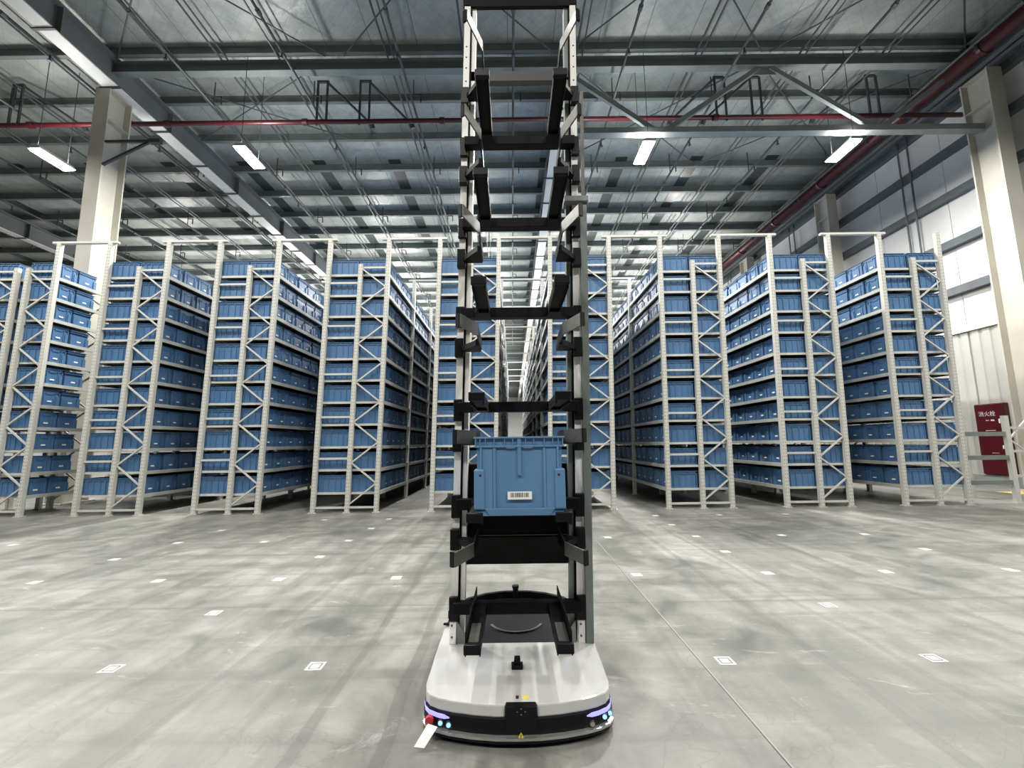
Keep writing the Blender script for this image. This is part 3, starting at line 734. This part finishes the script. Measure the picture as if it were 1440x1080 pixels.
def cx(z): return RX+RL*z
YM = 2.80; ZT = 4.50
mast = empty('mast', (0,0,0), parent=RB)
for s in (-1, 1):
    def sb_(a, b, y0, y1, z0, z1, name, m, par=mast, bev=0):
        x0, x1 = sorted((s*a, s*b)); return MB().box(RX+x0, RX+x1, y0, y1, z0, z1, RL).build(name, m, par, bevel=bev)
    sb_(.358, .400, YM, YM+.09, .178, ZT, 'mast_post', M_whiteal)
    sb_(.346, .358, YM+.012, YM+.085, .178, ZT, 'post_slot', M_black)
    sb_(.318, .346, YM+.02, YM+.09, .178, ZT, 'inner_rail', M_greyal if s > 0 else M_whiteal)
    # foot bracket
    fb = sb_(.362, .402, YM-.022, YM-.004, .178, .33, 'foot_bracket', M_whiteal, RB, .003)
    x = s*.382
    MB().tube((RX+x, YM-.03, .22), (RX+x, YM-.02, .22), .006, 8).tube((RX+x, YM-.03, .285), (RX+x, YM-.02, .285), .006, 8).build('bolt', M_gmetal, fb)
    MB().hexa([(RX+s*.352, YM-.016, .178), (RX+s*.27, YM-.016, .178), (RX+s*.27, YM-.006, .178), (RX+s*.352, YM-.006, .178), (RX+s*.352, YM-.016, .30), (RX+s*.348, YM-.016, .30), (RX+s*.348, YM-.006, .30), (RX+s*.352, YM-.006, .30)]).build('gusset', M_greyal, fb)
    MB().box(*sorted((RX+s*.40, RX+s*.47)), 3.03, 3.045, .19, .20).build('rear_bar', M_black, RB)
    hl = MB()
    for i in range(5):
        z = 3.80+.085*i+(.02 if i > 1 else 0); hl.tube((RX+s*.38+RL*z, YM-.001, z), (RX+s*.38+RL*z, YM+.001, z), .006, 8)
    hl.build('bolt_hole', M_ink, mast)
MB().box(RX-.41, RX+.41, YM+.0, YM+.03, ZT-.012, ZT+.05, RL).build('top_bar', M_black, mast)
sb2 = MB().box(RX+.408, RX+.452, YM-.03, YM+.05, .178, 2.96, RL).build('lift_rail', M_greyal, mast)
MB().box(RX+.30, RX+.462, YM-.05, YM+.06, 2.945, 2.985, RL).build('rail_bracket', M_greyal, sb2, bevel=.004)
MB().box(RX+.428, RX+.446, YM-.0, YM+.04, 2.98, 3.80, RL).build('upper_lift_rail', M_gmetal, mast)
MB().box(RX-.36, RX+.36, YM+.02, YM+.07, 3.905, 3.98, RL).build('upper_cross_bar', mat('dark_grey_bar', (.05,.055,.055), .5), mast)
# carriage behind the tote
cg = MB().prism([(RX-.345, YM+.1), (RX+.345, YM+.1), (RX+.345, YM+.35), (RX-.345, YM+.35)], .60, 1.22).build('lift_carriage', M_black, RB, bevel=.01)
MB().box(RX-.33, RX+.33, YM+.085, YM+.10, .60, .765).build('carriage_cover', M_black2, cg, bevel=.004)
MB().box(RX-.26, RX+.33, YM+.088, YM+.099, .772, .776).build('carriage_seam', M_gmetal, cg)

# trays with two forward arms
def tray(z, label=None, clamp=True, pads=False):
    t_ = empty('storage_tray', (cx(z), 0, z), parent=RB)
    MB().box(-.375, .375, YM-.07, YM-.002, -.032, .032).build('cross_beam', M_black, t_, bevel=.004)
    for s in (-1, 1):
        x0, x1 = sorted((s*.352, s*.408)); MB().box(x0, x1, YM-.03, YM-.002, -.085, .055).build('clamp', M_black2, t_, bevel=.006)
        # arm, slightly dropped lip at its end
        xi, xo = s*.180, s*.254
        a0, a1 = sorted((xi, xo))
        m = MB().box(a0, a1, 2.215, YM-.06, -.012, .022)
        m.hexa([(a0-.012*(s<0)*1, YM-.16, -.03), (a1+.012*(s>0), YM-.16, -.03), (a1+.03*(s>0), YM-.05, -.032), (a0-.03*(s<0), YM-.05, -.032),
                (a0-.012*(s<0), YM-.16, .022), (a1+.012*(s>0), YM-.16, .022), (a1+.03*(s>0), YM-.05, .03), (a0-.03*(s<0), YM-.05, .03)])
        m.box(a0, a0+.006, 2.215, YM-.06, -.030, -.012).box(a1-.006, a1, 2.215, YM-.06, -.030, -.012)
        arm = m.build('support_arm', M_black, t_, bevel=.002)
        MB().box(a0-.004, a1+.004, 2.190, 2.216, -.014, .032).build('end_cap', M_black2, arm, bevel=.005)
        if pads:
            MB().box(a0+.012, a1-.012, 2.24, 2.46, .022, .026).build('grip_pad', M_gmetal, arm)
            MB().box(*sorted((xo, xo-s*.006)), 2.23, 2.9, .022, .075).build('side_fin', M_black, arm)
    return t_
TZ = [.39, .985, 1.575, 2.18, 2.79, 3.38]
for i, z in enumerate(TZ): tray(z, pads=(i == 0))
# side guides
def guide(z):
    for s in (-1, 1):
        g = empty('tote_guide', (cx(z), 0, z), parent=RB)
        x0, x1 = sorted((s*.352, s*.408)); MB().box(x0, x1, YM-.05, YM-.002, -.085, .04).build('clamp', M_black2, g, bevel=.006)
        w = MB(); P3 = [(s*.36, YM-.01), (s*.245, YM-.05), (s*.240, YM-.42), (s*.262, YM-.42), (s*.27, YM-.14), (s*.37, YM-.05)]
        if s < 0: P3 = P3[::-1]
        MB().prism([(s*.37, YM-.045), (s*.37, YM-.012), (s*.242, YM-.012), (s*.242, YM-.20), (s*.262, YM-.20)][::-1 if s > 0 else 1], -.045, -.012).build('gusset', M_black, g)
        def plate(pa, pb, m, name, th=.008):
            (ax, ay), (bx2, by2) = pa, pb; d = Vector((bx2-ax, by2-ay, 0)).normalized(); nrm = Vector((-d.y, d.x, 0))*th
            return MB().hexa([(ax,ay,-.034),(bx2,by2,-.034),(bx2+nrm.x,by2+nrm.y,-.034),(ax+nrm.x,ay+nrm.y,-.034),(ax,ay,.034),(bx2,by2,.034),(bx2+nrm.x,by2+nrm.y,.034),(ax+nrm.x,ay+nrm.y,.034)]).build(name, m, g)
        plate((s*.245, YM-.01), (s*.240, YM-.40), M_black2, 'guide_plate')
        plate((s*.240, YM-.40), (s*.312, YM-.60), M_gmetal, 'flared_lead_in', .008)
        MB().bar((s*.312, YM-.60, 0), (s*.330, YM-.585, 0), .012, .07).build('return_lip', M_black2, g)
for z in (.80, 1.385, 1.98, 2.58, 3.17, 3.76): guide(z)

# tote carried by the robot
def robot_tote():
    L, W, Hh = .455, .60, .385
    b = MB(); hx, hy = L/2, W/2; i = .014
    b.hexa([(-hx+i+.006, -hy+i+.008, 0), (hx-i-.006, -hy+i+.008, 0), (hx-i-.006, hy-i-.008, 0), (-hx+i+.006, hy-i-.008, 0), (-hx+i, -hy+i, Hh-.0), (hx-i, -hy+i, Hh-.0), (hx-i, hy-i, Hh-.0), (-hx+i, hy-i, Hh-.0)])
    b.v = b.v[:8]; b.f = [f for k, f in enumerate(b.f) if k != 1]    # open top
    b.box(-hx+.012, hx-.012, -hy+.010, hy-.01, 0, .032)
    return b, hx, hy, Hh
b, hx, hy, Hh = robot_tote()
TR = empty('robot_tote', (cx(1.0)+.004, 2.22+.30, .997), 'blue plastic tote with white barcode sticker carried on the robot tray', 'tote')
bd = b.build('body', M_blue2, TR); sm = bd.modifiers.new('thick', 'SOLIDIFY'); sm.thickness = .004; sm.offset = -1
r = MB()
for z0, z1, e in ((Hh-.008, Hh, 0), (Hh-.052, Hh-.044, .003)):
    r.box(-hx+e, hx-e, -hy+e, -hy+.018, z0, z1); r.box(-hx+e, hx-e, hy-.018, hy-e, z0, z1); r.box(-hx+e, -hx+.018, -hy+.018, hy-.018, z0, z1); r.box(hx-.018, hx-e, -hy+.018, hy-.018, z0, z1)
for f in (-.955, -.86, -.74, -.55, -.32, -.14, .14, .32, .55, .74, .86, .955):
    r.box(f*hx-.0025, f*hx+.0025, -hy+.002, -hy+.016, Hh-.046, Hh-.006)
for q in range(12):
    y = -hy+.04+q*.048
    for s in (-1, 1): r.box(*sorted((s*(hx-.014), s*(hx-.002))), y, y+.004, Hh-.046, Hh-.006)
r.build('rim', M_blue2, TR, bevel=.0015)
rb = MB()
for s in (-1, 1):
    rb.box(*sorted((s*.198, s*.186)), -hy+.004, -hy+.022, .03, Hh-.05)
    rb.box(*sorted((s*.118, s*.132)), -hy+.007, -hy+.022, .03, Hh-.05)
    rb.box(*sorted((s*.132, s*.186)), -hy+.011, -hy+.022, .03, Hh-.05)
rb.build('side_rib', M_blue2, TR, bevel=.003)
MB().box(-.010, .010, -hy+.004, -hy+.022, Hh*.50, Hh-.006).build('centre_rib', M_blue2, TR, bevel=.004)
hd = MB().box(-.066, -.02, -hy+.004, -hy+.02, Hh-.058, Hh-.052).box(.02, .066, -hy+.004, -hy+.02, Hh-.058, Hh-.052); hd.build('handle_lip', M_blue2, TR, bevel=.001)
for s in (-1, 1):
    cb = MB().box(*sorted((s*(hx-.002), s*.174)), -hy+.0, -hy+.10, .030, Hh*.585).build('corner_block', M_blue2, TR, bevel=.006)
    MB().tube((s*.194, -hy-.0015, Hh*.51), (s*.194, -hy+.004, Hh*.51), .006, 12).build('peg_hole', M_ink, cb)
MB().hexa([(-.15,-hy+.006,.0),(.15,-hy+.006,.0),(.15,-hy+.02,.0),(-.15,-hy+.02,.0),(-.175,-hy+.0,.036),(.175,-hy+.0,.036),(.175,-hy+.02,.036),(-.175,-hy+.02,.036)]).build('base_band', M_blue2, TR, bevel=.003)
st = MB().box(-.060, .060, -hy+.0065, -hy+.012, .078, .116).build('barcode_sticker', M_label, TR)
bc = MB(); x = -.046; random.seed(3)
while x < .044:
    w = random.choice((.0012, .002, .003, .0042)); bc.box(x, x+w, -hy+.0058, -hy+.0065, .089, .110); x += w+random.choice((.0015, .0022, .003))
bc.build('barcode', M_ink, st)
